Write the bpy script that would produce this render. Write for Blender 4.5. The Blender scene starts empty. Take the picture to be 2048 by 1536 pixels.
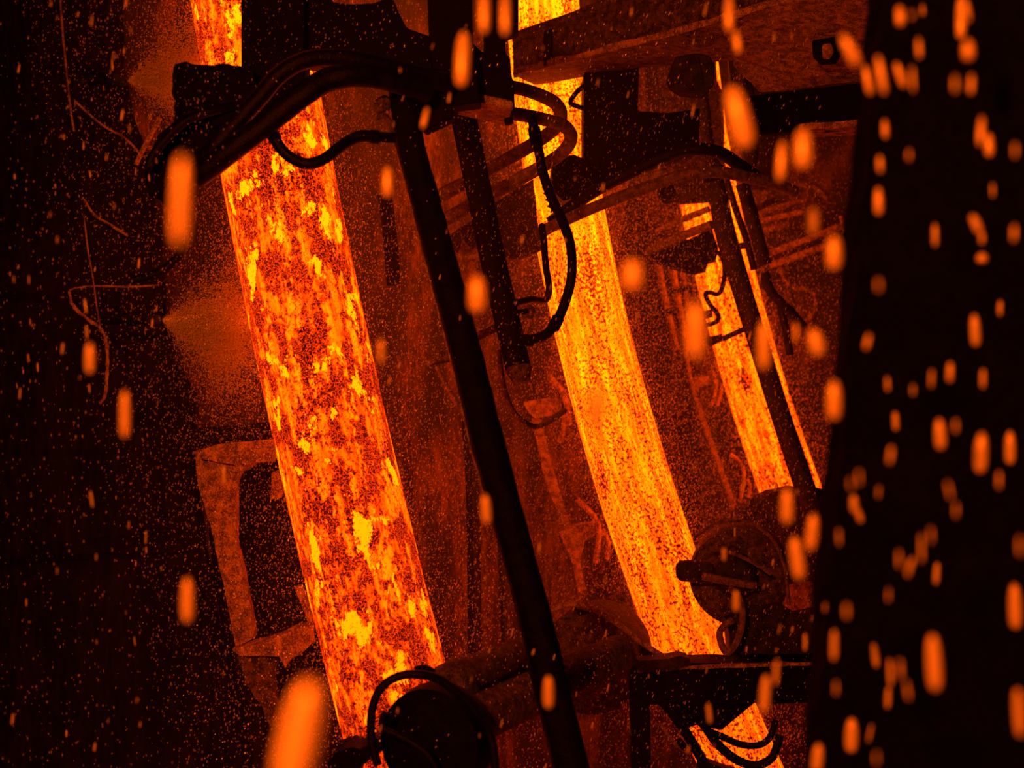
import bpy, bmesh, math, random
from mathutils import Vector, noise
random.seed(7)
PI = math.pi
F = 2844.0                      # focal length in pixels of the 2048x1536 frame (50 mm on 36 mm)
SC = bpy.context.scene
COL = SC.collection

# ------------------------------------------------------------------ camera, world, light, exposure
cam_d = bpy.data.cameras.new('camera'); cam_d.lens = 50; cam_d.sensor_width = 36; cam_d.clip_start = .05
cam = bpy.data.objects.new('camera', cam_d); COL.objects.link(cam)
cam.location = (0, 0, 0); cam.rotation_euler = (PI / 2, 0, 0)
cam_d.dof.use_dof = True; cam_d.dof.focus_distance = 5.8; cam_d.dof.aperture_fstop = 2.6
SC.camera = cam

world = bpy.data.worlds.new('world'); SC.world = world; world.use_nodes = True
world.node_tree.nodes['Background'].inputs[0].default_value = (.02, .004, .001, 1)
world.node_tree.nodes['Background'].inputs[1].default_value = .05

lamp_d = bpy.data.lights.new('drop_fill_light', 'SPOT'); lamp_d.energy = 760; lamp_d.color = (1, .112, .003)  # spot light added out of view to brighten the foreground drops
lamp_d.spot_size = math.radians(95); lamp_d.spot_blend = .6; lamp_d.shadow_soft_size = .12
lamp = bpy.data.objects.new('drop_fill_light', lamp_d); COL.objects.link(lamp)
lamp.location = (-.9, -.9, .9)
lamp.rotation_euler = (Vector((.75, 2.2, -.1)) - lamp.location).to_track_quat('-Z', 'Y').to_euler()

SC.view_settings.view_transform = 'Standard'; SC.view_settings.look = 'None'
SC.view_settings.gamma = 1; SC.view_settings.exposure = 0; SC.view_settings.use_curve_mapping = False
SC.cycles.max_bounces = 3; SC.cycles.diffuse_bounces = 2; SC.cycles.glossy_bounces = 2
SC.cycles.volume_bounces = 0; SC.cycles.use_denoising = True
SC.cycles.sample_clamp_indirect = 4; SC.cycles.use_light_tree = False; SC.cycles.adaptive_threshold = .02

# ------------------------------------------------------------------ materials
def new_mat(name):
    m = bpy.data.materials.new(name); m.use_nodes = True
    nt = m.node_tree; nt.nodes.clear()
    out = nt.nodes.new('ShaderNodeOutputMaterial')
    return m, nt, out
def N(nt, kind, **kw):
    n = nt.nodes.new(kind)
    for k, v in kw.items():
        if k in n.inputs: n.inputs[k].default_value = v
        else: setattr(n, k, v)
    return n
def math_node(nt, op, a, b=None, c=None, clamp=False):
    n = nt.nodes.new('ShaderNodeMath'); n.operation = op; n.use_clamp = clamp
    for i, v in enumerate((a, b, c)):
        if v is None: continue
        if isinstance(v, (int, float)): n.inputs[i].default_value = v
        else: nt.links.new(v, n.inputs[i])
    return n.outputs[0]
def smooth(nt, val, lo, hi, a=0., b=1.):
    n = nt.nodes.new('ShaderNodeMapRange'); n.interpolation_type = 'SMOOTHSTEP'
    nt.links.new(val, n.inputs[0])
    n.inputs[1].default_value = lo; n.inputs[2].default_value = hi; n.inputs[3].default_value = a; n.inputs[4].default_value = b
    return n.outputs[0]

def surface_mat(name, c1, c2, scale=14., rough=.75, bump=.5, stretch=(1, 1, 1), spec=.3, metal=0., detail=4., dark_patch=None):
    m, nt, out = new_mat(name); L = nt.links
    tc = N(nt, 'ShaderNodeTexCoord'); mp = N(nt, 'ShaderNodeMapping'); mp.inputs['Scale'].default_value = stretch
    geo = N(nt, 'ShaderNodeNewGeometry')
    L.new(geo.outputs['Position'], mp.inputs['Vector'])
    nz = N(nt, 'ShaderNodeTexNoise', Scale=scale, Detail=detail, Roughness=.65); L.new(mp.outputs[0], nz.inputs['Vector'])
    nf = N(nt, 'ShaderNodeTexNoise', Scale=scale * 7, Detail=1., Roughness=.7); L.new(mp.outputs[0], nf.inputs['Vector'])
    mixv = math_node(nt, 'ADD', math_node(nt, 'MULTIPLY', nz.outputs[0], .6), math_node(nt, 'MULTIPLY', nf.outputs[0], .4))
    f = smooth(nt, mixv, .4, .62)
    mx = N(nt, 'ShaderNodeMix', data_type='RGBA'); L.new(f, mx.inputs[0])
    mx.inputs[6].default_value = (*c1, 1); mx.inputs[7].default_value = (*c2, 1)
    bs = N(nt, 'ShaderNodeBsdfPrincipled', Roughness=rough, Metallic=metal); bs.inputs['Specular IOR Level'].default_value = spec
    col = mx.outputs[2]
    if dark_patch:                                    # big random darker patches on the chamber walls
        big = N(nt, 'ShaderNodeTexNoise', Scale=dark_patch, Detail=2., Roughness=.55); L.new(mp.outputs[0], big.inputs['Vector'])
        m2 = N(nt, 'ShaderNodeMix', data_type='RGBA'); L.new(smooth(nt, big.outputs[0], .42, .58), m2.inputs[0])
        m2.inputs[6].default_value = (c1[0] * .35, c1[1] * .35, c1[2] * .35, 1); L.new(col, m2.inputs[7]); col = m2.outputs[2]
    L.new(col, bs.inputs['Base Color'])
    bp = N(nt, 'ShaderNodeBump', Strength=bump, Distance=.02); L.new(mixv, bp.inputs['Height']); L.new(bp.outputs[0], bs.inputs['Normal'])
    L.new(bs.outputs[0], out.inputs[0])
    return m

M = {}
M['black'] = surface_mat('black_steel', (.0018, .0015, .0014), (.006, .005, .004), 20, .7, .4, spec=.08)
M['dark'] = surface_mat('scaled_dark_steel', (.012, .010, .008), (.05, .04, .03), 22, .7, .7, spec=.25)
M['rubber'] = surface_mat('black_rubber', (.002, .0017, .0016), (.008, .006, .005), 30, .5, .3, spec=.16)
M['rust'] = surface_mat('rusty_steel', (.14, .09, .06), (.62, .43, .30), 26, .8, .9)
M['rustdark'] = surface_mat('dark_rusty_steel', (.03, .022, .016), (.20, .14, .10), 30, .8, .9)
M['wall'] = surface_mat('wet_chamber_wall', (.04, .026, .018), (.30, .175, .115), 9, .6, .8, stretch=(1, 1, .5), spec=.35, dark_patch=1.6)
M['panel'] = surface_mat('near_black_panel', (.002, .0015, .0015), (.010, .007, .006), 6, .7, .5, stretch=(1, 1, .3), spec=.1)  # shade put into the base colour, for the added dark sheets
M['jamb'] = surface_mat('black_door_edge', (.0008, .0006, .0006), (.002, .0015, .0015), 8, .9, .3, spec=.05)  # near-black base colour for the edge of the right-hand wall
M['pipe'] = surface_mat('rusty_pipe', (.08, .055, .04), (.32, .22, .15), 40, .65, .6, spec=.4)

def drop_mat():
    m, nt, out = new_mat('lit_water'); L = nt.links
    d = N(nt, 'ShaderNodeBsdfDiffuse'); d.inputs[0].default_value = (.95, .85, .75, 1)
    t = N(nt, 'ShaderNodeBsdfTranslucent'); t.inputs[0].default_value = (.95, .85, .75, 1)
    g = N(nt, 'ShaderNodeBsdfGlossy', Roughness=.25); g.inputs[0].default_value = (1, .95, .9, 1)
    a = N(nt, 'ShaderNodeMixShader', Fac=.45); L.new(d.outputs[0], a.inputs[1]); L.new(t.outputs[0], a.inputs[2])
    b = N(nt, 'ShaderNodeMixShader', Fac=.08); L.new(a.outputs[0], b.inputs[1]); L.new(g.outputs[0], b.inputs[2])
    L.new(b.outputs[0], out.inputs[0])
    return m
M['water'] = drop_mat()

def strand_mat(name, seed, bias, dark, flake, speck, cool, dots=95., gain=8.0):
    """red-hot steel: emission from crust, veins, streaks and spalled flakes; u = round the strand, v = along it (metres)"""
    m, nt, out = new_mat(name); L = nt.links
    uv = N(nt, 'ShaderNodeUVMap'); uv.uv_map = 'UVMap'
    def coords(sx, sy, off):
        mp = N(nt, 'ShaderNodeMapping'); mp.inputs['Scale'].default_value = (sx, sy, 1)
        mp.inputs['Location'].default_value = (off + seed * 3.1, seed * 1.7 + off * 2, seed)
        L.new(uv.outputs[0], mp.inputs['Vector']); return mp.outputs[0]
    def nz(sx, sy, off, detail=4., rough=.6, dist=0.):
        n = N(nt, 'ShaderNodeTexNoise', noise_dimensions='2D', Scale=1., Detail=detail, Roughness=rough)
        L.new(coords(sx, sy, off), n.inputs['Vector']); return n.outputs[0]
    streak = nz(26, 3.2, 1., 2.5, .6)
    blotch = nz(13, 7, 2., 4., .65)
    fine = nz(150, 110, 3., 1., .65)
    mid = nz(55, 30, 5., 2., .7)
    warp = N(nt, 'ShaderNodeTexNoise', noise_dimensions='2D', Scale=60., Detail=0.); L.new(uv.outputs[0], warp.inputs['Vector'])
    add = N(nt, 'ShaderNodeVectorMath', operation='MULTIPLY_ADD'); L.new(warp.outputs[1], add.inputs[0])
    add.inputs[1].default_value = (.02, .02, 0); L.new(uv.outputs[0], add.inputs[2])
    vor = N(nt, 'ShaderNodeTexVoronoi', feature='DISTANCE_TO_EDGE', voronoi_dimensions='2D', Scale=95.); L.new(add.outputs[0], vor.inputs['Vector'])
    vein = smooth(nt, vor.outputs[0], .0, .13, 1., 0.)
    # hot smooth areas
    A = math_node
    hot = A(nt, 'ADD', A(nt, 'MULTIPLY', streak, .75), A(nt, 'MULTIPLY', mid, .25))
    hot = smooth(nt, hot, .3, .72, .5, .80)
    # dark crusted areas with glowing veins
    crust = A(nt, 'ADD', A(nt, 'MULTIPLY', vein, .42), A(nt, 'MULTIPLY', fine, .30))
    dk = A(nt, 'ADD', A(nt, 'MULTIPLY', blotch, .5), A(nt, 'MULTIPLY', streak, .2))
    dk = A(nt, 'ADD', dk, A(nt, 'MULTIPLY', mid, .3))
    dkm = smooth(nt, dk, dark - .05, dark + .05, 1., 0.)
    mx = N(nt, 'ShaderNodeMix'); L.new(dkm, mx.inputs[0]); L.new(hot, mx.inputs[2]); L.new(crust, mx.inputs[3])
    t = mx.outputs[0]
    # dark specks
    dot = nz(dots, dots * .75, 13., 1.5, .6); region = nz(9, 2.5, 17., 1., .5)
    dv = A(nt, 'ADD', A(nt, 'MULTIPLY', dot, .7), A(nt, 'MULTIPLY', region, .3))
    sp = smooth(nt, dv, speck - .02, speck + .02, -.45, 0.)
    t = A(nt, 'ADD', t, sp)
    # cooling along the strand and overall level
    sep = N(nt, 'ShaderNodeSeparateXYZ'); L.new(uv.outputs[0], sep.inputs[0])
    t = A(nt, 'ADD', t, A(nt, 'MULTIPLY_ADD', sep.outputs[1], -cool, bias))
    # spalled bright flakes
    fl = A(nt, 'ADD', A(nt, 'MULTIPLY', nz(11, 6.5, 9., 5., .6), .9), A(nt, 'MULTIPLY', fine, .10))
    flm = smooth(nt, fl, flake, flake + .012)
    flv = A(nt, 'MULTIPLY_ADD', sep.outputs[1], -.03, 1.0)
    mx2 = N(nt, 'ShaderNodeMix'); L.new(flm, mx2.inputs[0]); L.new(t, mx2.inputs[2]); L.new(flv, mx2.inputs[3])
    t = mx2.outputs[0]
    rp = N(nt, 'ShaderNodeValToRGB'); L.new(t, rp.inputs[0]); cr = rp.color_ramp
    stops = [(0, (.05, .001, 0)), (.2, (.17, .005, 0)), (.38, (.5, .02, 0)), (.52, (1.8, .06, .001)), (.64, (3.3, .135, .001)),
             (.76, (4.9, .26, .001)), (.88, (6.6, .46, .001)), (1.0, (8.0, .86, .002))]
    while len(cr.elements) < len(stops): cr.elements.new(.5)
    for e, (p, c) in zip(cr.elements, stops): e.position = p; e.color = (c[0] / 8, c[1] / 8, c[2] / 8, 1)
    em = N(nt, 'ShaderNodeEmission', Strength=gain); L.new(rp.outputs[0], em.inputs[0])
    L.new(em.outputs[0], out.inputs[0]); m.cycles.emission_sampling = 'FRONT'
    return m

# ------------------------------------------------------------------ builders
def W(px, py, D): return Vector(((px - 1024) / F * D, D, (768 - py) / F * D))
BASE = {}
def link(o, parent=None, base=None):
    COL.objects.link(o)
    if parent is not None: o.parent = parent
    return o
def tag(o, label=None, cat=None, group=None, kind=None):
    if label: o['label'] = label
    if cat: o['category'] = cat
    if group: o['group'] = group
    if kind: o['kind'] = kind
    return o
def thing(name, label, cat, base, group=None):
    o = bpy.data.objects.new(name, None); o.empty_display_size = .05
    o.location = base; link(o); BASE[o] = Vector(base)
    return tag(o, label, cat, group)
def mesh(name, verts, faces, mat, parent=None, label=None, cat=None, group=None, kind=None, smooth_=True, uvs=None):
    me = bpy.data.meshes.new(name)
    if parent is not None: b = BASE[parent]
    else:
        xs, ys, zs = zip(*[(v[0], v[1], v[2]) for v in verts])
        b = Vector(((min(xs) + max(xs)) / 2, (min(ys) + max(ys)) / 2, min(zs)))
    me.from_pydata([tuple(Vector(v) - b) for v in verts], [], faces); me.update()
    bm = bmesh.new(); bm.from_mesh(me)
    if uvs is None: bmesh.ops.recalc_face_normals(bm, faces=bm.faces)
    bm.to_mesh(me); bm.free()
    if smooth_:
        for p in me.polygons: p.use_smooth = True
        try: me.set_sharp_from_angle(angle=math.radians(42))
        except Exception: pass
    me.materials.append(M[mat] if isinstance(mat, str) else mat)
    o = bpy.data.objects.new(name, me); link(o, parent)
    if parent is None: o.location = b
    BASE[o] = b
    return tag(o, label, cat, group, kind)

def spline(pts, sub=6):
    """Catmull-Rom through tuples of any length"""
    if len(pts) < 3 or sub <= 1: return [tuple(p) for p in pts]
    P = [pts[0]] + list(pts) + [pts[-1]]; out = []
    for i in range(1, len(P) - 2):
        for k in range(sub):
            t = k / sub
            out.append(tuple(.5 * (2 * b + (c - a) * t + (2 * a - 5 * b + 4 * c - d) * t * t + (3 * b - a - 3 * c + d) * t ** 3)
                             for a, b, c, d in zip(P[i - 1], P[i], P[i + 1], P[i + 2])))
    out.append(tuple(pts[-1])); return out
def sweep(path, radii, seg=10, rough=0., closed=False, flat=1.):
    """tube along world points; rough = relative bumpiness of scale crust"""
    verts, faces = [], []; n = len(path); up = None
    for i, p in enumerate(path):
        a = path[(i - 1) % n] if closed else path[max(i - 1, 0)]
        b = path[(i + 1) % n] if closed else path[min(i + 1, n - 1)]
        t = (b - a).normalized()
        if up is None:
            up = Vector((0, -1, 0)) if abs(t.y) < .8 else Vector((0, 0, 1))
        up = (up - t * up.dot(t)).normalized(); s = t.cross(up)
        for k in range(seg):
            an = 2 * PI * k / seg; d = up * math.cos(an) * flat + s * math.sin(an); r = radii[i]
            if rough: r *= 1 + rough * (noise.noise((p + d * r) * (.9 / max(radii[i], .008))) + .6 * noise.noise((p + d * r) * (2.6 / max(radii[i], .008))))
            verts.append(p + d * r)
    for i in range(n if closed else n - 1):
        j = (i + 1) % n
        for k in range(seg):
            l = (k + 1) % seg; faces.append((i * seg + k, i * seg + l, j * seg + l, j * seg + k))
    if not closed:
        faces.append(tuple(range(seg))[::-1]); faces.append(tuple((n - 1) * seg + k for k in range(seg)))
    return verts, faces
def tube(name, pts, r, mat, parent=None, sub=6, seg=10, rough=0., closed=False, flat=1., **kw):
    """pts: (px, py, D) with one radius r in pixels, or (px, py, D, r)"""
    q = [tuple(p) if len(p) == 4 else (*p, r) for p in pts]
    if closed: q = q + [q[0]]
    q = spline(q, sub)
    if closed: q = q[:-1]
    v, f = sweep([W(a, b, d) for a, b, d, _ in q], [rr * d / F for _, _, d, rr in q], seg, rough, closed, flat)
    return mesh(name, v, f, mat, parent, **kw)
def slab(name, poly, thick, mat, parent=None, rough=0., step=.04, axis=(0, 1, 0), **kw):
    """polygon of (px, py, D) outline corners, given thickness along axis; rough = metres of crust relief"""
    ax = Vector(axis).normalized() * thick
    P = [W(*p) for p in poly]
    if rough:
        Q = []
        for i, p in enumerate(P):
            q = P[(i + 1) % len(P)]; k = max(1, int((q - p).length / step))
            Q += [p.lerp(q, j / k) for j in range(k)]
        P = Q
    bm = bmesh.new(); vs = [bm.verts.new(p) for p in P]; f = bm.faces.new(vs)
    r = bmesh.ops.extrude_face_region(bm, geom=[f]); ev = [e for e in r['geom'] if isinstance(e, bmesh.types.BMVert)]
    bmesh.ops.translate(bm, verts=ev, vec=ax)
    bmesh.ops.recalc_face_normals(bm, faces=bm.faces)
    if rough:
        bmesh.ops.triangulate(bm, faces=[x for x in bm.faces if len(x.verts) > 4])
        bmesh.ops.subdivide_edges(bm, edges=[e for e in bm.edges if e.calc_length() > step * 1.5], cuts=1, use_grid_fill=True)
        for v in bm.verts:
            v.co += noise.noise_vector(v.co * 9) * rough + noise.noise_vector(v.co * 31) * rough * .8
    else:
        bmesh.ops.bevel(bm, geom=list(bm.edges), offset=min(.006, thick * .2), segments=1, affect='EDGES', profile=.5)
    verts = [v.co.copy() for v in bm.verts]; bm.verts.index_update()
    faces = [tuple(v.index for v in x.verts) for x in bm.faces]; bm.free()
    return mesh(name, verts, faces, mat, parent, smooth_=not rough, **kw)
def lathe(name, c, axis, prof, mat, parent=None, seg=40, **kw):
    """prof: (distance along axis, radius) in metres from world centre c"""
    a = Vector(axis).normalized(); u = a.orthogonal().normalized(); w = a.cross(u); v, f = [], []
    for t, r in prof:
        for k in range(seg):
            an = 2 * PI * k / seg; v.append(c + a * t + (u * math.cos(an) + w * math.sin(an)) * max(r, 1e-4))
    for i in range(len(prof) - 1):
        for k in range(seg):
            l = (k + 1) % seg; f.append((i * seg + k, i * seg + l, (i + 1) * seg + l, (i + 1) * seg + k))
    f.append(tuple(range(seg))[::-1]); f.append(tuple((len(prof) - 1) * seg + k for k in range(seg)))
    return mesh(name, v, f, mat, parent, **kw)
def quad_wall(name, corners, mat, thick=.08, axis=(0, 1, 0), label=None):
    ax = Vector(axis).normalized() * thick
    v = [Vector(c) for c in corners]; v += [p + ax for p in v]
    f = [(0, 1, 2, 3), (4, 5, 6, 7), (0, 1, 5, 4), (1, 2, 6, 5), (2, 3, 7, 6), (3, 0, 4, 7)]
    return mesh(name, v, f, mat, kind='structure', smooth_=False, label=label)

def dd(l, D): return [(x, y, D) for x, y in l]
ROW = Vector((1.18, 2.41, 0)).normalized()          # the strands stand in a row along this direction
NRM = Vector((ROW.y, -ROW.x, 0))                    # the casting arcs lie in planes along this one
STR = [(-.6736, 4.9971, .2557, .0217), (.4993, 7.6087, .2831, .0501), (1.638, 9.5924, .312, .0451)]
def axis_pt(i, z):
    X, Y, a, b = STR[i]; u = -a * z + b * z * z
    return Vector((X, Y, 0)) + NRM * u + Vector((0, 0, z))

# ------------------------------------------------------------------ the setting
S1 = Vector((STR[0][0], STR[0][1], 0))
def row_pt(off, t, z): return S1 + NRM * off + ROW * t + Vector((0, 0, z))
ZB, ZT = -3.3, 3.5
quad_wall('wall_left', [row_pt(-1.05, .05, ZB), row_pt(-1.05, 9.6, ZB), row_pt(-1.05, 9.6, ZT), row_pt(-1.05, .05, ZT)], 'wall', .1, -NRM)
quad_wall('wall_back', [row_pt(-1.2, 7.3, ZB), row_pt(2.4, 7.3, ZB), row_pt(2.4, 7.3, ZT), row_pt(-1.2, 7.3, ZT)], 'wall', .1, ROW)
quad_wall('floor', [row_pt(-1.2, -3.6, ZB), row_pt(2.5, -3.6, ZB), row_pt(2.5, 9.6, ZB), row_pt(-1.2, 9.6, ZB)], 'dark', .1, (0, 0, -1))
quad_wall('ceiling', [row_pt(-1.2, -3.6, ZT), row_pt(2.5, -3.6, ZT), row_pt(2.5, 9.6, ZT), row_pt(-1.2, 9.6, ZT)], 'dark', .1, (0, 0, 1))
# the side wall with the opening we look through: its near edge is the black band on the right, out of focus
edge = [(1790, -1100), (1762, -60), (1755, 40), (1748, 110), (1756, 160), (1742, 230), (1737, 300), (1724, 400), (1722, 470), (1710, 560), (1703, 650),
        (1698, 740), (1692, 830), (1688, 900), (1672, 1000), (1664, 1090), (1656, 1200), (1650, 1320), (1640, 1440), (1634, 1600), (1600, 2500)]
DJ = 2.35
poly = [(x, y, DJ) for x, y in edge] + [(3900, 2500, DJ - .5), (3900, -1100, DJ - .5)]
o = slab('wall_right', poly, .10, 'jamb', rough=.012, step=.05, kind='structure')
quad_wall('wall_side', [row_pt(2.3, -1.6, ZB), row_pt(2.3, 9.6, ZB), row_pt(2.3, 9.6, ZT), row_pt(2.3, -1.6, ZT)], 'wall', .1, NRM)
# near-black sheet added to keep the area left of the nearest strand dark
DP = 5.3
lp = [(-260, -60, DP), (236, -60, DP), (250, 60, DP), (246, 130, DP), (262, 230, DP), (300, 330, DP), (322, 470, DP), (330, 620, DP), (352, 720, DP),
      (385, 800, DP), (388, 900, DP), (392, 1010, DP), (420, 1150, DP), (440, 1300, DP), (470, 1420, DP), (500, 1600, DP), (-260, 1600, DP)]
slab('wall_dark_sheet', lp, .06, 'panel', rough=.02, step=.08, kind='structure')

# ------------------------------------------------------------------ the three hot strands
def strand(i, label, mat, z0=2.6, z1=-2.9):
    n, seg, R = 110, 72, .2
    pts = [axis_pt(i, z0 + (z1 - z0) * k / n) for k in range(n + 1)]
    v, f, uv = [], [], []; s = 0.
    for k, p in enumerate(pts):
        a = pts[max(k - 1, 0)]; b = pts[min(k + 1, n)]; t = (b - a).normalized()
        if k: s += (p - pts[k - 1]).length
        back = Vector((0, 1, 0)); back = (back - t * back.dot(t)).normalized(); sd = t.cross(back)
        for j in range(seg + 1):
            an = 2 * PI * j / seg
            d = back * math.cos(an) + sd * math.sin(an)
            v.append(p + d * (R * (1 + .006 * noise.noise(p * 3 + d)))); uv.append((an * R, s))
    for k in range(n):
        for j in range(seg):
            q = k * (seg + 1) + j; f.append((q, q + 1, q + seg + 2, q + seg + 1))
    o = mesh('hot_strand', v, f, mat, None, label, 'steel strand', 'glowing cast strands', uvs=1)
    me = o.data; ul = me.uv_layers.new(name='UVMap')
    for l in me.loops: ul.data[l.index].uv = uv[l.vertex_index]
    return o
M['s1'] = strand_mat('red_hot_steel_flaked', 1, .13, .505, .60, .385, .035, 130.)
M['s2'] = strand_mat('red_hot_steel_speckled', 2, .33, .36, .72, .445, .06, 75.)
M['s3'] = strand_mat('red_hot_steel_streaked', 3, .24, .43, .68, .43, .04, 55.)
strand(0, 'nearest and widest glowing orange steel strand, crusted and flaked with yellow', 's1')
strand(1, 'middle glowing yellow-orange steel strand with dark speckles', 's2')
strand(2, 'farthest and thinnest glowing strand, half hidden by a dark post', 's3')


# ------------------------------------------------------------------ frame, block and hoses in front of the nearest strand's top
slab('crusted_block', [(346, 128, 4.6), (372, 124, 4.6), (400, 130, 4.6), (440, 124, 4.6), (478, 132, 4.6), (505, 140, 4.6), (505, 250, 4.6), (350, 250, 4.6)], .13, 'black',
     rough=.010, step=.012, label='squat black block with a crumbly crusted top edge, left of the top hoses', cat='steel block')
t = thing('mould_frame', 'black frame of columns and plates hanging in front of the nearest strand top', 'machine frame', W(760, 250, 4.8))
slab('column', [(482, -60, 4.72), (609, -60, 4.72), (609, 176, 4.72), (482, 262, 4.72)], .14, 'black', t)
slab('side_plate', [(606, -60, 4.8), (650, -60, 4.8), (662, 3, 4.8), (700, 8, 4.8), (745, 6, 4.8), (784, -8, 4.8), (800, 30, 4.8), (814, 56, 4.8), (866, 74, 4.8), (866, 170, 4.8), (606, 128, 4.8)], .1, 'black', t)
slab('hanger', [(852, -60, 4.75), (942, -60, 4.75), (944, 60, 4.75), (962, 205, 4.75), (880, 215, 4.75), (860, 120, 4.75)], .12, 'black', t)
slab('yoke', [(880, 160, 4.9), (944, 84, 4.9), (967, 106, 4.9), (966, -60, 4.9), (1037, -60, 4.9), (1037, 53, 4.9), (1009, 62, 4.9), (1011, 106, 4.9), (1020, 114, 4.9), (1022, 150, 4.9), (1029, 166, 4.9), (1029, 224, 4.9), (931, 202, 4.9), (885, 226, 4.9)], .16, 'black', t)
h = slab('base_plate', [(931, 198, 4.86), (1026, 219, 4.86), (1026, 240, 5.1), (1008, 252, 5.15), (906, 227, 5.15), (893, 221, 5.0)], .03, 'rust', t, axis=(0, 0, 1))
b = tube('stud', [(1016, 236, 4.95), (1019, 249, 4.95)], 9, 'black', h, seg=8)
slab('lug', [(800, 130, 4.72), (905, 140, 4.72), (905, 236, 4.72), (850, 262, 4.72), (786, 190, 4.72)], .1, 'black', t)
slab('hose_manifold', [(288, 338, 4.65), (318, 268, 4.65), (346, 240, 4.65), (440, 232, 4.65), (482, 238, 4.65), (468, 272, 4.65), (440, 300, 4.65), (404, 350, 4.65), (345, 395, 4.65), (300, 392, 4.65)], .2, 'black', rough=.008, step=.04,
     label='dark lumpy manifold where the top hoses come together on the left', cat='manifold')
HOSE = 'hoses arching over the nearest strand'
tube('hydraulic_hose', [(330, 400, 4.5), (385, 346, 4.45), (435, 288, 4.4), (480, 238, 4.4), (522, 192, 4.4), (556, 152, 4.4), (596, 126, 4.4), (640, 116, 4.42), (700, 118, 4.45), (760, 132, 4.5), (830, 150, 4.6), (900, 170, 4.7)], 18, 'rubber', rough=.04,
     label='upper black hose arching from the left over the nearest strand', cat='hose', group=HOSE)
tube('hydraulic_pipe', [(395, 352, 4.4), (420, 334, 4.38), (470, 295, 4.36), (520, 258, 4.36), (570, 218, 4.36), (615, 184, 4.36), (650, 162, 4.38), (700, 150, 4.4), (750, 153, 4.45), (800, 166, 4.5), (850, 185, 4.6)], 24, 'rubber', rough=.03,
     label='thick lower black pipe rising across the nearest strand below the upper hose', cat='pipe', group=HOSE)
tube('hydraulic_hose', [(297, 336, 4.55), (308, 308, 4.55), (342, 268, 4.55), (376, 240, 4.55), (412, 226, 4.55), (470, 212, 4.6)], 9, 'rubber', rough=.05,
     label='small black hose curving up beside the crusted block', cat='hose', group=HOSE)
tube('corrugated_hose', [(272, 330, 4.9), (280, 311, 4.9), (300, 272, 4.9), (320, 236, 4.9)], 5, 'rust', rough=.2, label='short rusty corrugated hose left of the crusted block', cat='hose')
t = thing('flexible_hose', 'black flexible hose sagging in a U across the nearest strand', 'hose', W(600, 330, 4.4))
h = tube('hose', [(535, 250, 4.4), (548, 275, 4.4), (566, 302, 4.4), (590, 320, 4.4), (618, 328, 4.4), (648, 318, 4.42), (672, 300, 4.45), (698, 282, 4.5), (722, 272, 4.52), (748, 274, 4.54)], 12, 'rubber', t)
tube('ferrule', [(742, 273, 4.53), (756, 274, 4.54)], 14, 'black', h, seg=12); tube('fitting', [(756, 274, 4.54), (790, 276, 4.56)], 11, 'black', h, seg=6)
tube('collar', [(546, 270, 4.4), (552, 280, 4.4)], 14, 'black', h, seg=10)

# ------------------------------------------------------------------ the two dark struts between the strands
t = thing('support_post', 'long black slanting post between the two nearest strands', 'post', W(1110, 1410, 4.2))
tube('post', [(800, 160, 4.62, 28), (806, 190, 4.62, 28), (821, 290, 4.6, 29), (848, 390, 4.56, 30), (863, 450, 4.55, 31), (893, 560, 4.5, 32), (930, 700, 4.45, 33), (957, 810, 4.4, 34), (979, 900, 4.37, 35), (1006, 1000, 4.34, 34), (1036, 1110, 4.3, 34), (1068, 1230, 4.27, 35), (1087, 1310, 4.25, 36), (1112, 1415, 4.22, 37), (1150, 1570, 4.2, 38)], 30, 'black', t, seg=14, rough=.05)
slab('mounting_ear', [(746, 202, 4.6), (770, 187, 4.6), (780, 196, 4.6), (780, 216, 4.6), (752, 226, 4.6)], .04, 'rustdark', t)
tube('clamp', [(752, 236, 4.62), (770, 232, 4.62), (782, 250, 4.62), (786, 270, 4.62)], 6, 'rustdark', t)
tube('lit_edge', [(786, 262, 4.66, 4), (812, 364, 4.63, 4), (850, 520, 4.58, 4), (896, 690, 4.52, 4), (928, 826, 4.46, 4), (944, 900, 4.43, 4), (966, 975, 4.4, 4)], 4, 'rust', t, sub=3, seg=6)  # rust-coloured strip stands for the light along the post's left edge
t = thing('hydraulic_cylinder', 'shorter black cylinder right of the long post, ending in mid-air', 'cylinder', W(1042, 760, 5.2))
tube('barrel', [(926, 228, 5.35), (945, 320, 5.33), (967, 425, 5.3), (984, 510, 5.28), (1000, 580, 5.26), (1026, 690, 5.22), (1036, 735, 5.2)], 26, 'black', t, seg=16)
tube('end_cap', [(1034, 725, 5.2, 24), (1038, 742, 5.2, 27), (1044, 764, 5.2, 17)], 24, 'rustdark', t, sub=1, seg=14, rough=.08)
tube('cross_link', [(948, 676, 5.3), (994, 655, 5.3)], 9, 'rustdark', t, seg=6)
k = tube('valve', [(1030, 626, 5.2), (1056, 622, 5.2)], 6, 'black', t, seg=8)
tube('handwheel', [(1058, 612, 5.2), (1066, 618, 5.2), (1064, 632, 5.2), (1054, 634, 5.2)], 4, 'rustdark', k, closed=True, seg=6)
tube('drain_hook', [(1046, 656, 5.2), (1058, 650, 5.2), (1058, 640, 5.2), (1048, 638, 5.2)], 4, 'rust', t, seg=6)
t = thing('armoured_hose', 'black hose bowing out over the middle strand and back to the cylinder', 'hose', W(1090, 680, 5.3))
h = tube('hose', [(1064, 235, 5.6), (1070, 268, 5.6), (1078, 305, 5.55), (1085, 342, 5.5), (1102, 393, 5.45), (1124, 440, 5.4), (1140, 486, 5.35), (1144, 530, 5.3), (1140, 570, 5.3), (1126, 616, 5.28), (1108, 652, 5.25), (1086, 672, 5.22), (1052, 681, 5.2)], 10, 'rubber', t)
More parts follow.
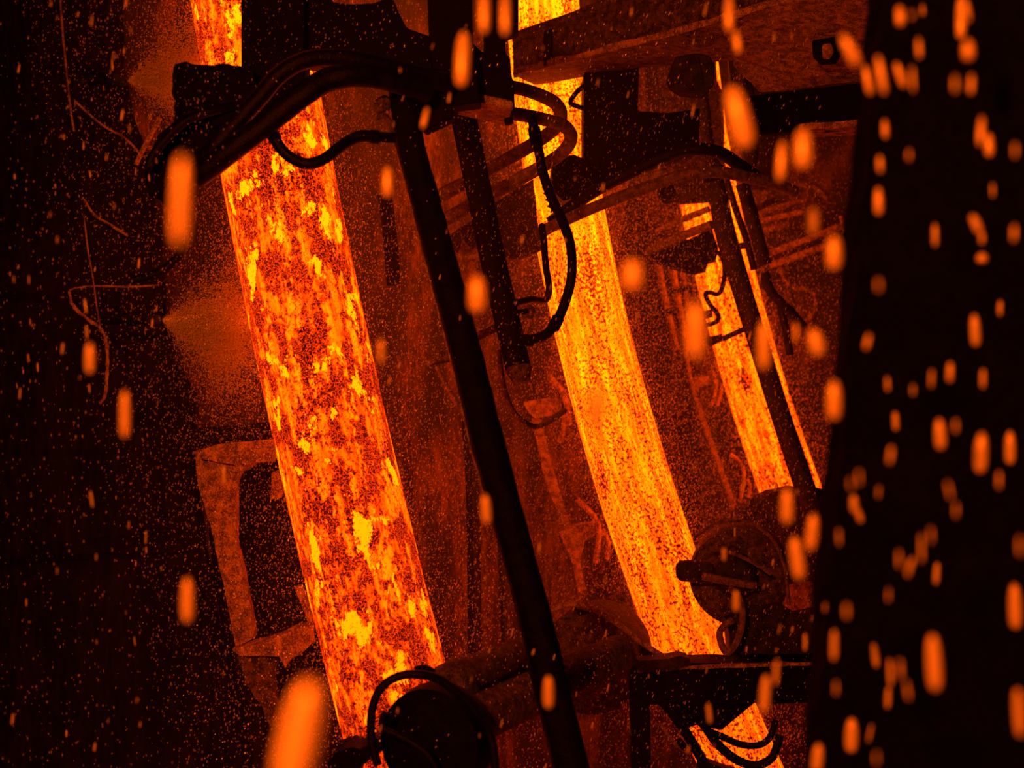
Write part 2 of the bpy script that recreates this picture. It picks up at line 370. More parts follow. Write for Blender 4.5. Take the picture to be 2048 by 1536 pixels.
tube('ferrule', [(1068, 258, 5.6), (1074, 290, 5.57)], 13, 'black', h, seg=10); tube('coupling', [(1116, 637, 5.27), (1107, 655, 5.25)], 13, 'black', h, seg=10)
tube('fitting', [(1066, 680, 5.2), (1040, 682, 5.2)], 12, 'black', h, seg=8)
tube('spring_guard', [(1071 + (1 - 2 * (j % 2)) * 0 + 7 + .085 * (j * 4) + 8 * (j * 4 / 130.) ** 2 * 1.3 - 2 + 3 * math.cos(j * PI / 2), 304 + j * 3.2 + 2 * math.sin(j * PI / 2), 5.5 - .02 * math.sin(j * PI / 2)) for j in range(38)], 2.2, 'pipe', h, sub=2, seg=5)
tube('control_hose', [(1084, 452, 6.0), (1088, 490, 5.9), (1092, 535, 5.8), (1098, 576, 5.7), (1090, 601, 5.5), (1062, 599, 5.35), (1032, 606, 5.25)], 7, 'rubber', rough=.12, label='thin black hose left edge of the middle strand, bent back to the cylinder valve', cat='hose')
tube('sagging_hose', [(998, 700, 5.4), (1001, 735, 5.4), (1008, 775, 5.4), (1024, 819, 5.4), (1045, 841, 5.4), (1070, 853, 5.45), (1100, 842, 5.5), (1130, 820, 5.55)], 5.5, 'pipe', label='thin reddish hose sagging below the end of the black cylinder', cat='hose')
LOOP = 'looped pipes in front of the middle strand'
tube('looped_pipe', [(1015, 172, 5.5), (1050, 180, 5.6), (1084, 192, 5.75), (1112, 208, 5.9), (1122, 230, 6.05), (1112, 254, 6.2), (1085, 276, 6.3), (1040, 304, 6.3), (976, 340, 6.3), (925, 368, 6.3), (860, 402, 6.3)], 13.5, 'pipe', label='upper rusty pipe looping back in a hairpin across the middle strand', cat='pipe', group=LOOP)
tube('looped_pipe', [(1015, 226, 5.5), (1050, 231, 5.6), (1092, 240, 5.7), (1128, 252, 5.8), (1142, 273, 5.9), (1132, 297, 6.0), (1102, 322, 6.1), (1044, 355, 6.1), (976, 392, 6.1), (925, 420, 6.1), (870, 450, 6.1)], 13.5, 'pipe', label='lower rusty pipe looping back in a hairpin across the middle strand', cat='pipe', group=LOOP)
slab('angle_bracket', [(846, 702, 5.2), (902, 694, 5.2), (906, 722, 5.2), (870, 728, 5.2), (856, 736, 5.2)], .12, 'rustdark', label='small bracket sticking out left of the long black post', cat='bracket')
tube('bracing_rod', [(874, 735, 5.2), (900, 784, 5.1), (928, 832, 5.0)], 5, 'pipe', label='thin diagonal rod running from the small bracket to the long post', cat='rod')
# wall posts, plus a dark bar standing for the shade in a wall recess
for (a, lab) in (([(938, 840, 7.6), (946, 1000, 7.6), (950, 1330, 7.6)], 'dark upright post against the wall behind the long slanting post'), ([(770, 390, 6.7), (780, 470, 6.7), (788, 570, 6.7)], 'short dark bar for the recess in the wall right of the nearest strand'),
                 ([(995, 1010, 7.7), (1004, 1150, 7.7), (1010, 1300, 7.7)], 'thin upright pipe against the wall above the bottom rolls')):
    tube('wall_post', a, 16 if 'thin' not in lab else 8, 'dark', label=lab, cat='post', seg=6)
slab('dark_wall_patch', [(985, 408, 7.6), (1080, 352, 7.6), (1112, 378, 7.6), (1088, 470, 7.6), (1090, 498, 7.6), (1040, 516, 7.6), (905, 500, 7.6), (900, 470, 7.6)], .1, 'dark', rough=.01, step=.06, label='dark patch of wall behind the black cylinder, left of the middle strand', cat='plate')  # dark slab laid over the dark region of the wall
slab('casting_lug', [(912, 520, 7.0), (925, 478, 7.0), (944, 500, 7.0), (960, 474, 7.0), (975, 520, 7.0)], .1, 'rust', label='small toothed rusty lug seen between the post and the cylinder', cat='lug')

# ------------------------------------------------------------------ beams, housings and pipes at the top right
t = thing('overhead_beam', 'big rusty beam running up to the right across the top', 'beam', W(1400, 140, 6.3))
slab('web', [(1025, 64, 7.0), (1147, 22, 6.8), (1205, -4, 6.7), (1330, -60, 6.5), (1790, -60, 5.6), (1790, -30, 5.6), (1542, 22, 6.0), (1473, 36, 6.1), (1300, 86, 6.5), (1027, 152, 7.0)], .06, 'rustdark', t)
slab('stiffener', [(1088, 62, 6.82), (1104, 56, 6.82), (1104, 130, 6.82), (1088, 134, 6.82)], .1, 'black', t)
slab('bottom_flange', [(1027, 150, 6.95), (1300, 84, 6.45), (1473, 34, 6.05), (1640, -10, 5.7), (1640, 112, 6.4), (1470, 120, 6.7), (1330, 131, 6.95), (1249, 138, 7.1), (1147, 158, 7.25), (1072, 172, 7.35)], .03, 'rust', t, axis=(0, 0, 1), rough=.008, step=.07)
slab('soffit_plate', [(1440, 44, 5.9), (1560, 12, 5.75), (1790, -40, 5.4), (1790, 150, 6.2), (1713, 162, 6.3), (1600, 176, 6.45), (1518, 188, 6.55), (1470, 130, 6.4)], .03, 'rust', t, axis=(0, 0, 1), rough=.012, step=.07)
h = slab('pocket', [(1624, 80, 5.92), (1680, 70, 5.9), (1686, 95, 5.95), (1672, 120, 6.02), (1642, 122, 6.05), (1626, 108, 6.0)], .02, 'black', t, axis=(0, 0, -1))
slab('bolt', [(1644, 86, 5.9), (1662, 84, 5.9), (1668, 96, 5.93), (1660, 106, 5.96), (1645, 106, 5.96)], .03, 'rust', h, axis=(0, 0, -1))
t = thing('cross_beam', 'dark lower beam with a pale bottom edge at the top right', 'beam', W(1620, 262, 6.3))
slab('web', [(1498, 192, 6.6), (1600, 180, 6.5), (1770, 160, 6.2), (1770, 250, 6.2), (1600, 264, 6.5), (1515, 268, 6.6)], .08, 'black', t)
slab('flange', [(1596, 262, 6.45), (1770, 246, 6.15), (1770, 266, 6.4), (1597, 278, 6.65)], .03, 'rust', t, axis=(0, 0, 1), rough=.008, step=.06)
t = thing('roll_housing', 'dark upright housing right of the top of the middle strand', 'housing', W(1230, 380, 7.1))
slab('body', [(1168, 140, 7.1), (1278, 132, 7.1), (1276, 222, 7.1), (1335, 226, 7.1), (1400, 216, 7.1), (1398, 300, 7.1), (1330, 318, 7.1), (1240, 350, 7.1), (1186, 388, 7.1), (1168, 330, 7.1)], .3, 'black', t)
slab('lower_lump', [(1106, 318, 7.2), (1150, 306, 7.2), (1190, 318, 7.2), (1206, 345, 7.2), (1186, 380, 7.2), (1150, 392, 7.2), (1128, 402, 7.2), (1100, 376, 7.2)], .25, 'black', t, rough=.02, step=.06)
tube('hook', [(1172, 168, 7.05), (1152, 186, 7.05), (1141, 205, 7.05), (1152, 212, 7.05), (1172, 218, 7.05)], 5, 'black', t, seg=8)
t = thing('junction_box', 'rounded dark box hanging under the big beam', 'box', W(1388, 182, 6.3))
h = slab('case', [(1352, 112, 6.35), (1395, 106, 6.35), (1420, 112, 6.35), (1430, 130, 6.35), (1428, 170, 6.35), (1412, 184, 6.35), (1368, 180, 6.35), (1346, 166, 6.35), (1340, 148, 6.35)], .16, 'dark', t)
slab('lid', [(1398, 108, 6.3), (1420, 112, 6.3), (1430, 130, 6.3), (1428, 170, 6.3), (1414, 182, 6.3)], .05, 'dark', h)
LONG = 'long pipes crossing above the middle strand'
tube('feed_pipe', [(1075, 470, 6.9), (1110, 450, 6.9), (1200, 410, 6.85), (1285, 378, 6.8), (1354, 354, 6.75), (1405, 344, 6.75), (1453, 346, 6.8), (1500, 356, 6.9), (1548, 367, 7.0), (1590, 384, 7.1)], 12, 'pipe', label='lower long pipe bending over towards the farthest strand', cat='pipe', group=LONG)
tube('feed_pipe', [(1100, 446, 7.1), (1140, 416, 7.1), (1200, 376, 7.05), (1268, 342, 7.0), (1337, 310, 6.95), (1391, 298, 6.9), (1439, 305, 6.95), (1475, 328, 7.0), (1510, 352, 7.1)], 13, 'rubber', label='upper long dark pipe bending over towards the farthest strand', cat='pipe', group=LONG)
slab('clamp_strip', [(1284, 352, 7.05), (1330, 334, 7.05), (1338, 348, 7.05), (1290, 370, 7.05)], .03, 'rust', label='ribbed rusty strip clamped between the two long pipes', cat='clamp')
# ------------------------------------------------------------------ around the farthest strand
t = thing('support_post', 'long dark slanting post in front of the farthest strand', 'post', W(1665, 1110, 8.0))
tube('post', [(1396, 100, 8.4, 11), (1408, 220, 8.4, 12), (1420, 310, 8.38, 13), (1430, 350, 8.35, 18), (1447, 450, 8.3, 20.5), (1472, 540, 8.28, 20.5), (1502, 640, 8.25, 20), (1533, 740, 8.2, 20), (1563, 836, 8.15, 20), (1586, 905, 8.1, 20.5), (1610, 976, 8.05, 21), (1660, 1120, 8.0, 22)], 20, 'dark', t, seg=14)
tube('collar', [(1426, 335, 8.34), (1432, 362, 8.34)], 21, 'black', t, seg=14)
tube('side_rod', [(1452, 355, 8.2), (1472, 420, 8.2), (1492, 478, 8.2), (1508, 540, 8.2)], 7, 'dark', t, seg=8)
tube('cross_rod', [(1444, 678, 8.3), (1494, 656, 8.3)], 5.5, 'dark', t, seg=8)
t = thing('rod_actuator', 'dark jointed actuator right of the far post, with an angled arm below', 'actuator', W(1528, 528, 8.0))
tube('upper_rod', [(1482, 120, 7.6), (1494, 180, 7.6), (1508, 250, 7.7), (1500, 330, 7.8)], 13, 'dark', t, seg=10)
tube('barrel', [(1484, 368, 8.0), (1500, 420, 8.0), (1516, 480, 8.0), (1530, 530, 8.0)], 14, 'dark', t, seg=12)
tube('arm', [(1528, 545, 8.0), (1540, 580, 8.0), (1562, 606, 8.0), (1584, 628, 8.0), (1606, 654, 8.0)], 10, 'dark', t, seg=10, rough=.1)
tube('lower_rod', [(1560, 612, 8.05), (1572, 660, 8.05), (1580, 710, 8.05)], 8, 'dark', t, seg=8)
FARP = 'spray pipes beside the farthest strand'
far = [([(1296, 503, 8.9), (1350, 478, 8.7), (1424, 449, 8.5)], 9, 'thick pipe left of the far post, lowest of the pair', 'pipe'),
       ([(1314, 463, 8.9), (1360, 441, 8.8), (1418, 418, 8.7)], 6.5, 'thin bright pipe left of the far post, topmost of the pair', 'rust'),
       ([(1500, 432, 10.2), (1550, 416, 10.2), (1606, 400, 10.2)], 5, 'topmost of the pipes fanning right of the far actuator', 'pipe'),
       ([(1508, 446, 10.2), (1555, 434, 10.2), (1604, 424, 10.2)], 5, 'second pipe from the top right of the far actuator', 'rust'),
       ([(1515, 465, 10.2), (1545, 456, 10.2), (1578, 448, 10.2)], 6, 'third and shortest pipe right of the far actuator', 'pipe'),
       ([(1545, 505, 10.2), (1615, 478, 10.2), (1687, 451, 10.2)], 6.5, 'longest rusty rail right of the far actuator', 'rust'),
       ([(1540, 531, 10.2), (1590, 514, 10.2), (1650, 492, 10.2)], 7, 'lowest rusty rail right of the far actuator', 'rust')]
for p, r, lab, m in far: tube('spray_pipe', p, r, m, rough=.12, seg=8, sub=8, label=lab, cat='pipe', group=FARP)
tube('guard_rail', [(1682, 432, 10.2), (1690, 460, 10.2), (1702, 495, 10.2), (1714, 535, 10.2)], 5, 'rust', seg=8, label='rusty upright at the right end of the long rail', cat='rail')
tube('hairpin_pipe', [(1498, 424, 8.1), (1535, 406, 8.1), (1566, 391, 8.1), (1573, 381, 8.1), (1560, 375, 8.1), (1530, 374, 8.1), (1490, 376, 8.1)], 7, 'pipe', seg=8, label='small hairpin pipe behind the drops right of the far post', cat='pipe')
tube('arched_pipe', [(1580, 378, 10.2), (1596, 370, 10.2), (1615, 369, 10.2), (1632, 375, 10.2), (1648, 390, 10.2), (1655, 402, 10.2)], 5, 'pipe', seg=8, label='small arched pipe just left of the dark right edge, above the rails', cat='pipe')
slab('roll_chock', [(1298, 512, 9.0), (1424, 458, 8.9), (1440, 496, 8.9), (1432, 522, 8.9), (1418, 524, 8.9), (1414, 542, 8.9), (1392, 547, 8.9), (1330, 530, 8.9)], .14, 'black', rough=.01, step=.05, label='dark lumpy chock across the farthest strand under the thick pipe', cat='chock')
slab('guide_plate', [(1330, 366, 9.0), (1420, 350, 9.0), (1424, 404, 9.0), (1362, 408, 9.0), (1340, 398, 9.0)], .05, 'rustdark', label='brown plate covering the farthest strand under the long pipes', cat='plate')
lathe('pipe_end', W(1332, 384, 8.7), (-.25, -1, .1), [(-.1, .055), (0, .056), (.005, .05), (-.04, .045), (-.045, .001)], 'black', seg=20, label='round dark open pipe end left of the brown plate', cat='pipe end')
slab('cover_strip', [(1470, 488, 8.9), (1492, 482, 8.9), (1496, 496, 8.9), (1474, 500, 8.9)], .04, 'rustdark', label='narrow dark band round the farthest strand right of the post', cat='band')
t = thing('spray_manifold', 'thin dark bent hose with two nozzles over the farthest strand', 'hose', W(1412, 690, 9.1))
tube('hose', [(1418, 500, 8.85), (1440, 509, 8.8), (1449, 535, 8.8), (1446, 570, 8.8), (1436, 588, 8.8), (1420, 585, 8.8), (1411, 588, 8.8), (1418, 606, 8.8), (1436, 630, 8.8), (1432, 644, 8.85), (1410, 651, 8.9)], 5, 'rubber', t, seg=8)
slab('nozzle', [(1404, 622, 9.0), (1424, 618, 9.0), (1426, 634, 9.0), (1406, 640, 9.0)], .05, 'dark', t)
slab('nozzle', [(1412, 674, 9.0), (1444, 668, 9.0), (1446, 682, 9.0), (1420, 694, 9.0)], .05, 'dark', t)
t = thing('spray_riser', 'rusty double riser pipe standing left of the farthest strand', 'pipe', W(1350, 700, 9.95))
tube('pipe', [(1312, 500, 9.95), (1326, 580, 9.95), (1340, 640, 9.95), (1353, 700, 9.95)], 7, 'rust', t, seg=8, rough=.08)
tube('pipe', [(1340, 505, 9.95), (1352, 580, 9.95), (1364, 640, 9.95), (1376, 700, 9.95)], 7, 'rust', t, seg=8, rough=.08)
tube('pipe', [(1360, 500, 10.0), (1368, 560, 10.0), (1376, 620, 10.0)], 5, 'pipe', t, seg=8)
tube('clamp', [(1340, 584, 9.8), (1362, 580, 9.8), (1384, 574, 9.8)], 5, 'black', t, seg=6); tube('clamp', [(1326, 630, 9.8), (1340, 622, 9.8), (1356, 626, 9.8)], 7, 'black', t, seg=6)
tube('drip_loop', [(1560, 524, 10.2), (1566, 553, 10.2), (1586, 576, 10.2), (1610, 578, 10.2), (1627, 588, 10.2), (1631, 611, 10.2), (1620, 637, 10.2), (1600, 642, 10.2)], 3.6, 'pipe', seg=8, label='thin wet hose curling on the wall right of the farthest strand', cat='hose')
tube('drip_pipe', [(1575, 540, 10.2), (1585, 600, 10.2), (1592, 660, 10.2)], 4, 'dark', seg=6, label='thin upright pipe behind the curled wet hose', cat='pipe')
slab('screen_plate', dd([(1318, 118), (1432, 118), (1436, 160), (1446, 200), (1450, 345), (1335, 345), (1335, 226), (1318, 220)], 8.9), .06, 'rustdark', rough=.01, step=.06, label='dull brown plate hiding the farthest strand behind the hanging box', cat='plate')
slab('screen_plate', dd([(1456, 118), (1560, 118), (1575, 360), (1500, 360), (1470, 260)], 8.9), .06, 'dark', rough=.01, step=.06, label='dark plate behind the upper rod of the far actuator', cat='plate')
slab('lit_wall_patch', dd([(1570, 1120), (1665, 1100), (1668, 1240), (1572, 1240)], 8.6), .04, 'rust', rough=.01, step=.05, label='rust-coloured plate standing in for lit wall showing between the pinch roll and the dark right edge', cat='plate')  # rust-coloured slab added in place of the lit wall
# ------------------------------------------------------------------ brackets left of each strand
def spray_bracket(label, base, parts):
    t = thing('spray_bracket', label, 'bracket', base, 'spray brackets left of the strands')
    for p in parts:
        if p[0] == 'slab': slab(p[1], p[2], p[3], p[4], t, rough=p[5], step=.03)
        else: tube(p[1], p[2], p[3], p[4], t, seg=7, rough=.12)
slab('dark_backing_sheet', dd([(396, 860), (560, 840), (640, 1250), (690, 1600), (480, 1600), (440, 1250)], 5.55), .05, 'panel', rough=.01, step=.08, label='dark sheet added behind the rusty column left of the nearest strand', cat='panel')  # sheet added to darken the wall behind the rusty column
spray_bracket('largest rusty column with two shelves left of the nearest strand', W(500, 1450, 5.1), [
    ('slab', 'column', dd([(390, 912), (460, 902), (484, 930), (470, 985), (474, 1090), (492, 1180), (510, 1275), (472, 1292), (448, 1173), (424, 1064), (396, 975)], 5.15), .06, 'rust', .006),
    ('slab', 'shelf', dd([(383, 905), (420, 893), (480, 886), (545, 880), (552, 905), (540, 925), (505, 928), (486, 945), (470, 930), (400, 918)], 5.1), .12, 'rust', .007),
    ('slab', 'shelf', dd([(463, 1300), (500, 1290), (560, 1272), (600, 1255), (618, 1258), (622, 1292), (604, 1308), (578, 1322), (568, 1336), (558, 1312), (520, 1310), (480, 1312)], 5.05), .12, 'rust', .007),
    ('slab', 'gusset', dd([(474, 1308), (560, 1308), (545, 1345), (552, 1400), (572, 1450), (540, 1452), (522, 1410), (490, 1365)], 5.1), .05, 'rustdark', .006),
    ('slab', 'guide_shoe', dd([(543, 945), (556, 940), (564, 975), (562, 994), (542, 999)], 5.25), .06, 'rust', .003),
    ('slab', 'guide_shoe', dd([(588, 1176), (600, 1172), (624, 1235), (622, 1262), (604, 1215)], 5.2), .06, 'rust', .003)])
spray_bracket('rusty shelves and claw arms on a thin strut left of the middle strand', W(1150, 1120, 7.8), [
    ('slab', 'shelf', dd([(1046, 804), (1085, 798), (1128, 795), (1132, 812), (1100, 832), (1070, 838), (1058, 825)], 8.1), .12, 'rust', .006),
    ('slab', 'strut', dd([(1062, 835), (1080, 835), (1105, 930), (1140, 1050), (1128, 1058), (1090, 960)], 8.15), .06, 'rust', .006),
    ('slab', 'shelf', dd([(1118, 1064), (1150, 1052), (1190, 1046), (1196, 1066), (1170, 1082), (1160, 1120), (1172, 1180), (1158, 1185), (1140, 1110)], 7.95), .12, 'rust', .006),
    ('tube', 'claw', [(1098, 756, 8.05), (1122, 780, 8.05), (1134, 812, 8.05), (1138, 850, 8.05)], 7, 'rust'),
    ('tube', 'claw', [(1128, 830, 8.05), (1126, 860, 8.05), (1118, 885, 8.05)], 6, 'rust'),
    ('tube', 'claw', [(1153, 1000, 7.85), (1178, 1022, 7.85), (1196, 1050, 7.85), (1196, 1085, 7.85), (1190, 1126, 7.85)], 6.5, 'rust'),
    ('tube', 'claw', [(1204, 1060, 7.85), (1216, 1085, 7.85), (1214, 1118, 7.85)], 6, 'rust')])
spray_bracket('smallest rusty bracket with claws and a long strut left of the farthest strand', W(1480, 1040, 9.6), [
    ('slab', 'shelf', dd([(1376, 758), (1398, 752), (1418, 752), (1418, 768), (1400, 775), (1392, 786), (1384, 780)], 10.05), .1, 'rust', .005),
    ('tube', 'strut', [(1372, 700, 10.05), (1380, 750, 10.05), (1392, 800, 10.05), (1425, 900, 10.05), (1462, 1000, 10.05), (1476, 1035, 10.05)], 4, 'rust'),
    ('tube', 'strut', [(1395, 800, 10.05), (1432, 905, 10.05), (1470, 1010, 10.05)], 3, 'rust'),
    ('tube', 'claw', [(1424, 742, 9.9), (1432, 768, 9.9), (1428, 795, 9.9), (1422, 812, 9.9)], 4, 'rust'),
    ('tube', 'claw', [(1444, 770, 9.9), (1440, 795, 9.9), (1434, 812, 9.9)], 4, 'rust'),
    ('tube', 'claw', [(1461, 908, 9.8), (1478, 922, 9.8), (1488, 945, 9.8), (1484, 985, 9.8), (1480, 1004, 9.8)], 4, 'rust'),
    ('tube', 'claw', [(1494, 958, 9.8), (1500, 975, 9.8), (1496, 995, 9.8)], 4, 'rust')])
# nozzles on the left
NOZ = 'spray nozzles left of the nearest strand'
for pts, tip, lab in (([(200, 640, 4.95), (262, 644, 4.95), (300, 642, 4.95)], (322, 640), 'dark nozzle spraying mist at the middle of the nearest strand'),
                      ([(150, 132, 5.0), (200, 148, 5.0), (232, 157, 5.0)], (254, 162), 'dark nozzle spraying mist at the top of the nearest strand')):
    t = thing('spray_nozzle', lab, 'nozzle', W(tip[0], tip[1] + 10, 5.0), NOZ)
    tube('feed_pipe', pts, 7, 'black', t, seg=8)
    D = pts[-1][2]; tube('tip', [(pts[-1][0] - 4, pts[-1][1], D, 9), (tip[0] - 10, tip[1], D, 11), (tip[0] - 3, tip[1], D, 9), (tip[0], tip[1], D, 5)], 9, 'dark', t, sub=1, seg=10)
tube('bent_hose', [(255, 562, 4.7), (300, 552, 4.7), (330, 538, 4.7), (352, 518, 4.7), (364, 500, 4.7), (368, 470, 4.7)], 9, 'rubber', label='short black bent hose above the middle nozzle on the left', cat='hose')
# ------------------------------------------------------------------ rolls at the bottom
def along(px, py, D, s): return W(px, py, D) + ROW * s
t = thing('support_roll', 'dark roll with a round end disc at the bottom, under the nearest strand', 'roll', along(870, 1600, 4.3, .3))
c = W(864, 1486, 4.25)
lathe('end_disc', c, ROW, [(-.03, .10), (-.02, .165), (.05, .175), (.09, .165), (.1, .07)], 'black', t)
lathe('upper_barrel', W(925, 1358, 4.55), ROW, [(-.12, .055), (-.1, .068), (.0, .07), (.02, .064), (.62, .064), (.64, .05)], 'rustdark', t)
lathe('lower_barrel', W(962, 1434, 4.45), ROW, [(-.14, .05), (-.12, .074), (1.15, .074), (1.17, .05)], 'rustdark', t)
lathe('flange', W(905, 1378, 4.5), ROW, [(-.01, .075), (0, .082), (.03, .082), (.04, .07)], 'dark', t)
t = thing('coiled_hose', 'black hose hoop curling round the end of the bottom roll', 'hose', W(870, 1540, 4.1))
tube('hoop', [(756, 1530, 4.12), (744, 1488, 4.12), (742, 1440, 4.12), (750, 1398, 4.12), (770, 1368, 4.12), (803, 1351, 4.12), (840, 1349, 4.12), (876, 1358, 4.14), (914, 1384, 4.16), (950, 1420, 4.18), (976, 1460, 4.2), (988, 1505, 4.2), (992, 1560, 4.2)], 9, 'rubber', t)
tube('inner_hoop', [(772, 1424, 4.1), (764, 1436, 4.1), (766, 1455, 4.1), (790, 1468, 4.1), (825, 1486, 4.1), (860, 1515, 4.1), (880, 1560, 4.1)], 6, 'rubber', t)
tube('strap', [(830, 1340, 4.2), (850, 1336, 4.2), (868, 1346, 4.2)], 7, 'black', t, rough=.2)
slab('crusted_ledge', dd([(640, 1600), (660, 1522), (672, 1506), (690, 1496), (704, 1494), (720, 1500), (738, 1490), (760, 1474), (768, 1500), (740, 1518), (722, 1534), (716, 1600)], 4.4), .14, 'black', rough=.006, step=.03, label='black crusted ledge crossing the foot of the nearest strand', cat='ledge')
# around the middle strand's foot
t = thing('drive_roll', 'dark round roll housing left of the foot of the middle strand', 'roll', W(1180, 1430, 6.7))
c = W(1182, 1322, 6.75)
h = lathe('drum', c, (ROW + Vector((-.25, -.1, 0))), [(-.08, .2), (-.05, .245), (.05, .25), (.3, .25), (.34, .2)], 'rustdark', t)
tube('rim', [(1098, 1225, 6.6), (1120, 1213, 6.6), (1148, 1208, 6.6), (1176, 1213, 6.6), (1210, 1231, 6.6), (1246, 1256, 6.6), (1290, 1290, 6.6), (1330, 1316, 6.6)], 6, 'rust', h, rough=.2)  # rust-coloured tube puts the light on the housing's upper edge into colour
slab('shield', dd([(1150, 1215), (1212, 1232), (1262, 1270), (1330, 1318), (1370, 1328), (1372, 1345), (1270, 1345), (1200, 1340)], 6.7), .1, 'black', t, rough=.01, step=.05)
slab('scraper', [(1218, 1195, 7.2), (1250, 1180, 7.2), (1268, 1215, 7.2), (1282, 1252, 7.2), (1264, 1254, 7.2), (1245, 1220, 7.2)], .03, 'rust', t)
t = thing('tie_beam', 'dark level beam crossing the foot of the middle strand', 'beam', W(1470, 1400, 6.5))
slab('beam', dd([(1262, 1338), (1340, 1334), (1372, 1326), (1462, 1326), (1700, 1323), (1700, 1404), (1512, 1406), (1262, 1410)], 6.55), .2, 'black', t, rough=.006, step=.05)
slab('lit_top_edge', [(1275, 1338, 6.5), (1455, 1328, 6.5), (1700, 1324, 6.5), (1700, 1316, 6.75), (1455, 1320, 6.75), (1275, 1330, 6.75)], .015, 'rust', t, axis=(0, 0, -1), rough=.006, step=.04)  # rust-coloured strip paints the light on the beam's upper side
slab('clamp', dd([(1276, 1322), (1340, 1316), (1362, 1312), (1378, 1318), (1382, 1330), (1366, 1332), (1342, 1344), (1276, 1342)], 6.45), .12, 'dark', t, rough=.006, step=.04)
slab('gusset', dd([(1310, 1404), (1512, 1404), (1442, 1462), (1420, 1455), (1396, 1450), (1374, 1456), (1350, 1440)], 6.6), .1, 'black', t)
slab('leg', dd([(1262, 1400), (1300, 1400), (1304, 1600), (1266, 1600)], 6.6), .1, 'black', t)
tube('diagonal_bar', [(1325, 1402, 6.5), (1366, 1456, 6.5), (1408, 1526, 6.5), (1440, 1580, 6.5)], 10, 'black', label='dark diagonal bar under the level beam, left of the strand foot', cat='bar', seg=8)
LOW = 'hoses hanging under the level beam'
tube('low_hose', [(1405, 1450, 6.4), (1418, 1462, 6.4), (1446, 1474, 6.4), (1482, 1489, 6.4), (1518, 1490, 6.4), (1540, 1474, 6.4), (1552, 1440, 6.4)], 7, 'rubber', label='upper of two black hoses sagging under the level beam', cat='hose', group=LOW, seg=8)
tube('low_hose', [(1400, 1440, 6.35), (1416, 1462, 6.35), (1433, 1486, 6.35), (1462, 1512, 6.35), (1490, 1527, 6.35), (1518, 1530, 6.35), (1546, 1512, 6.35), (1560, 1470, 6.35)], 9, 'rubber', label='lower and thicker of two black hoses sagging under the level beam', cat='hose', group=LOW, seg=8)
slab('foot_plate', dd([(1398, 1518), (1446, 1536), (1520, 1560), (1400, 1600)], 6.6), .1, 'black', label='black sloping plate at the bottom edge under the diagonal bar', cat='plate')
slab('scale_flap', dd([(1328, 1460), (1346, 1482), (1362, 1502), (1384, 1512), (1372, 1482), (1360, 1470), (1352, 1492)], 7.0), .03, 'rust', label='small jagged rusty flap left of the diagonal bar', cat='flap')
t = thing('pinch_roll', 'dark round pinch roll pressed on the right side of the middle strand', 'roll', W(1475, 1310, 6.9))
c = W(1478, 1152, 6.95)
h = lathe('drum', c, (ROW + Vector((-.3, -.1, .0))), [(-.1, .18), (-.06, .235), (.02, .245), (.3, .245), (.34, .2)], 'rustdark', t)
lathe('hub', W(1470, 1150, 6.75), (ROW + Vector((-.3, -.1, .0))), [(-.06, .07), (-.03, .1), (.1, .1)], 'dark', h)
tube('pin', [(1352, 1141, 6.75, 10), (1358, 1141, 6.75, 19), (1376, 1142, 6.75, 22), (1420, 1146, 6.75, 22)], 20, 'dark', t, sub=2, seg=12, rough=.08)
tube('grease_pipe', [(1405, 1152, 6.65), (1450, 1162, 6.65), (1512, 1172, 6.65)], 8, 'pipe', t, seg=8)
tube('cover_rib', [(1420, 1096, 6.6), (1460, 1105, 6.6), (1500, 1122, 6.6), (1542, 1148, 6.6)], 4, 'pipe', t, seg=6)
tube('rim', [(1388, 1076, 6.68), (1420, 1052, 6.7), (1460, 1042, 6.7), (1500, 1046, 6.7), (1542, 1076, 6.7), (1568, 1130, 6.7), (1578, 1210, 6.7)], 4, 'pipe', h, seg=6)
tube('oval_hose', [(1458, 1176, 6.6), (1478, 1194, 6.6), (1485, 1235, 6.6), (1476, 1278, 6.6), (1458, 1305, 6.6), (1446, 1296, 6.6), (1439, 1268, 6.6), (1448, 1252, 6.6), (1466, 1240, 6.6)], 7, 'pipe', seg=8, label='small oval hose loop hanging below the pinch roll', cat='hose')
slab('gear_case', dd([(1452, 1240), (1500, 1215), (1560, 1208), (1600, 1235), (1700, 1215), (1700, 1330), (1464, 1330)], 6.8), .18, 'dark', rough=.012, step=.07, label='dark gear case between the pinch roll and the level beam', cat='housing')
t = thing('roll_housing', 'dark housing at the foot of the farthest strand', 'housing', W(1600, 1160, 8.2))
slab('body', dd([(1520, 1010), (1532, 998), (1548, 984), (1592, 979), (1640, 985), (1664, 1014), (1690, 1030), (1690, 1150), (1580, 1170), (1545, 1080), (1490, 1050)], 8.2), .3, 'dark', t, rough=.012, step=.06)
slab('ear', dd([(1630, 975), (1652, 980), (1654, 994), (1634, 990)], 8.1), .1, 'black', t)
slab('bearing_foot', dd([(1480, 1020), (1520, 1005), (1524, 1045), (1470, 1040)], 8.6), .2, 'rustdark', t, rough=.01, step=.05)
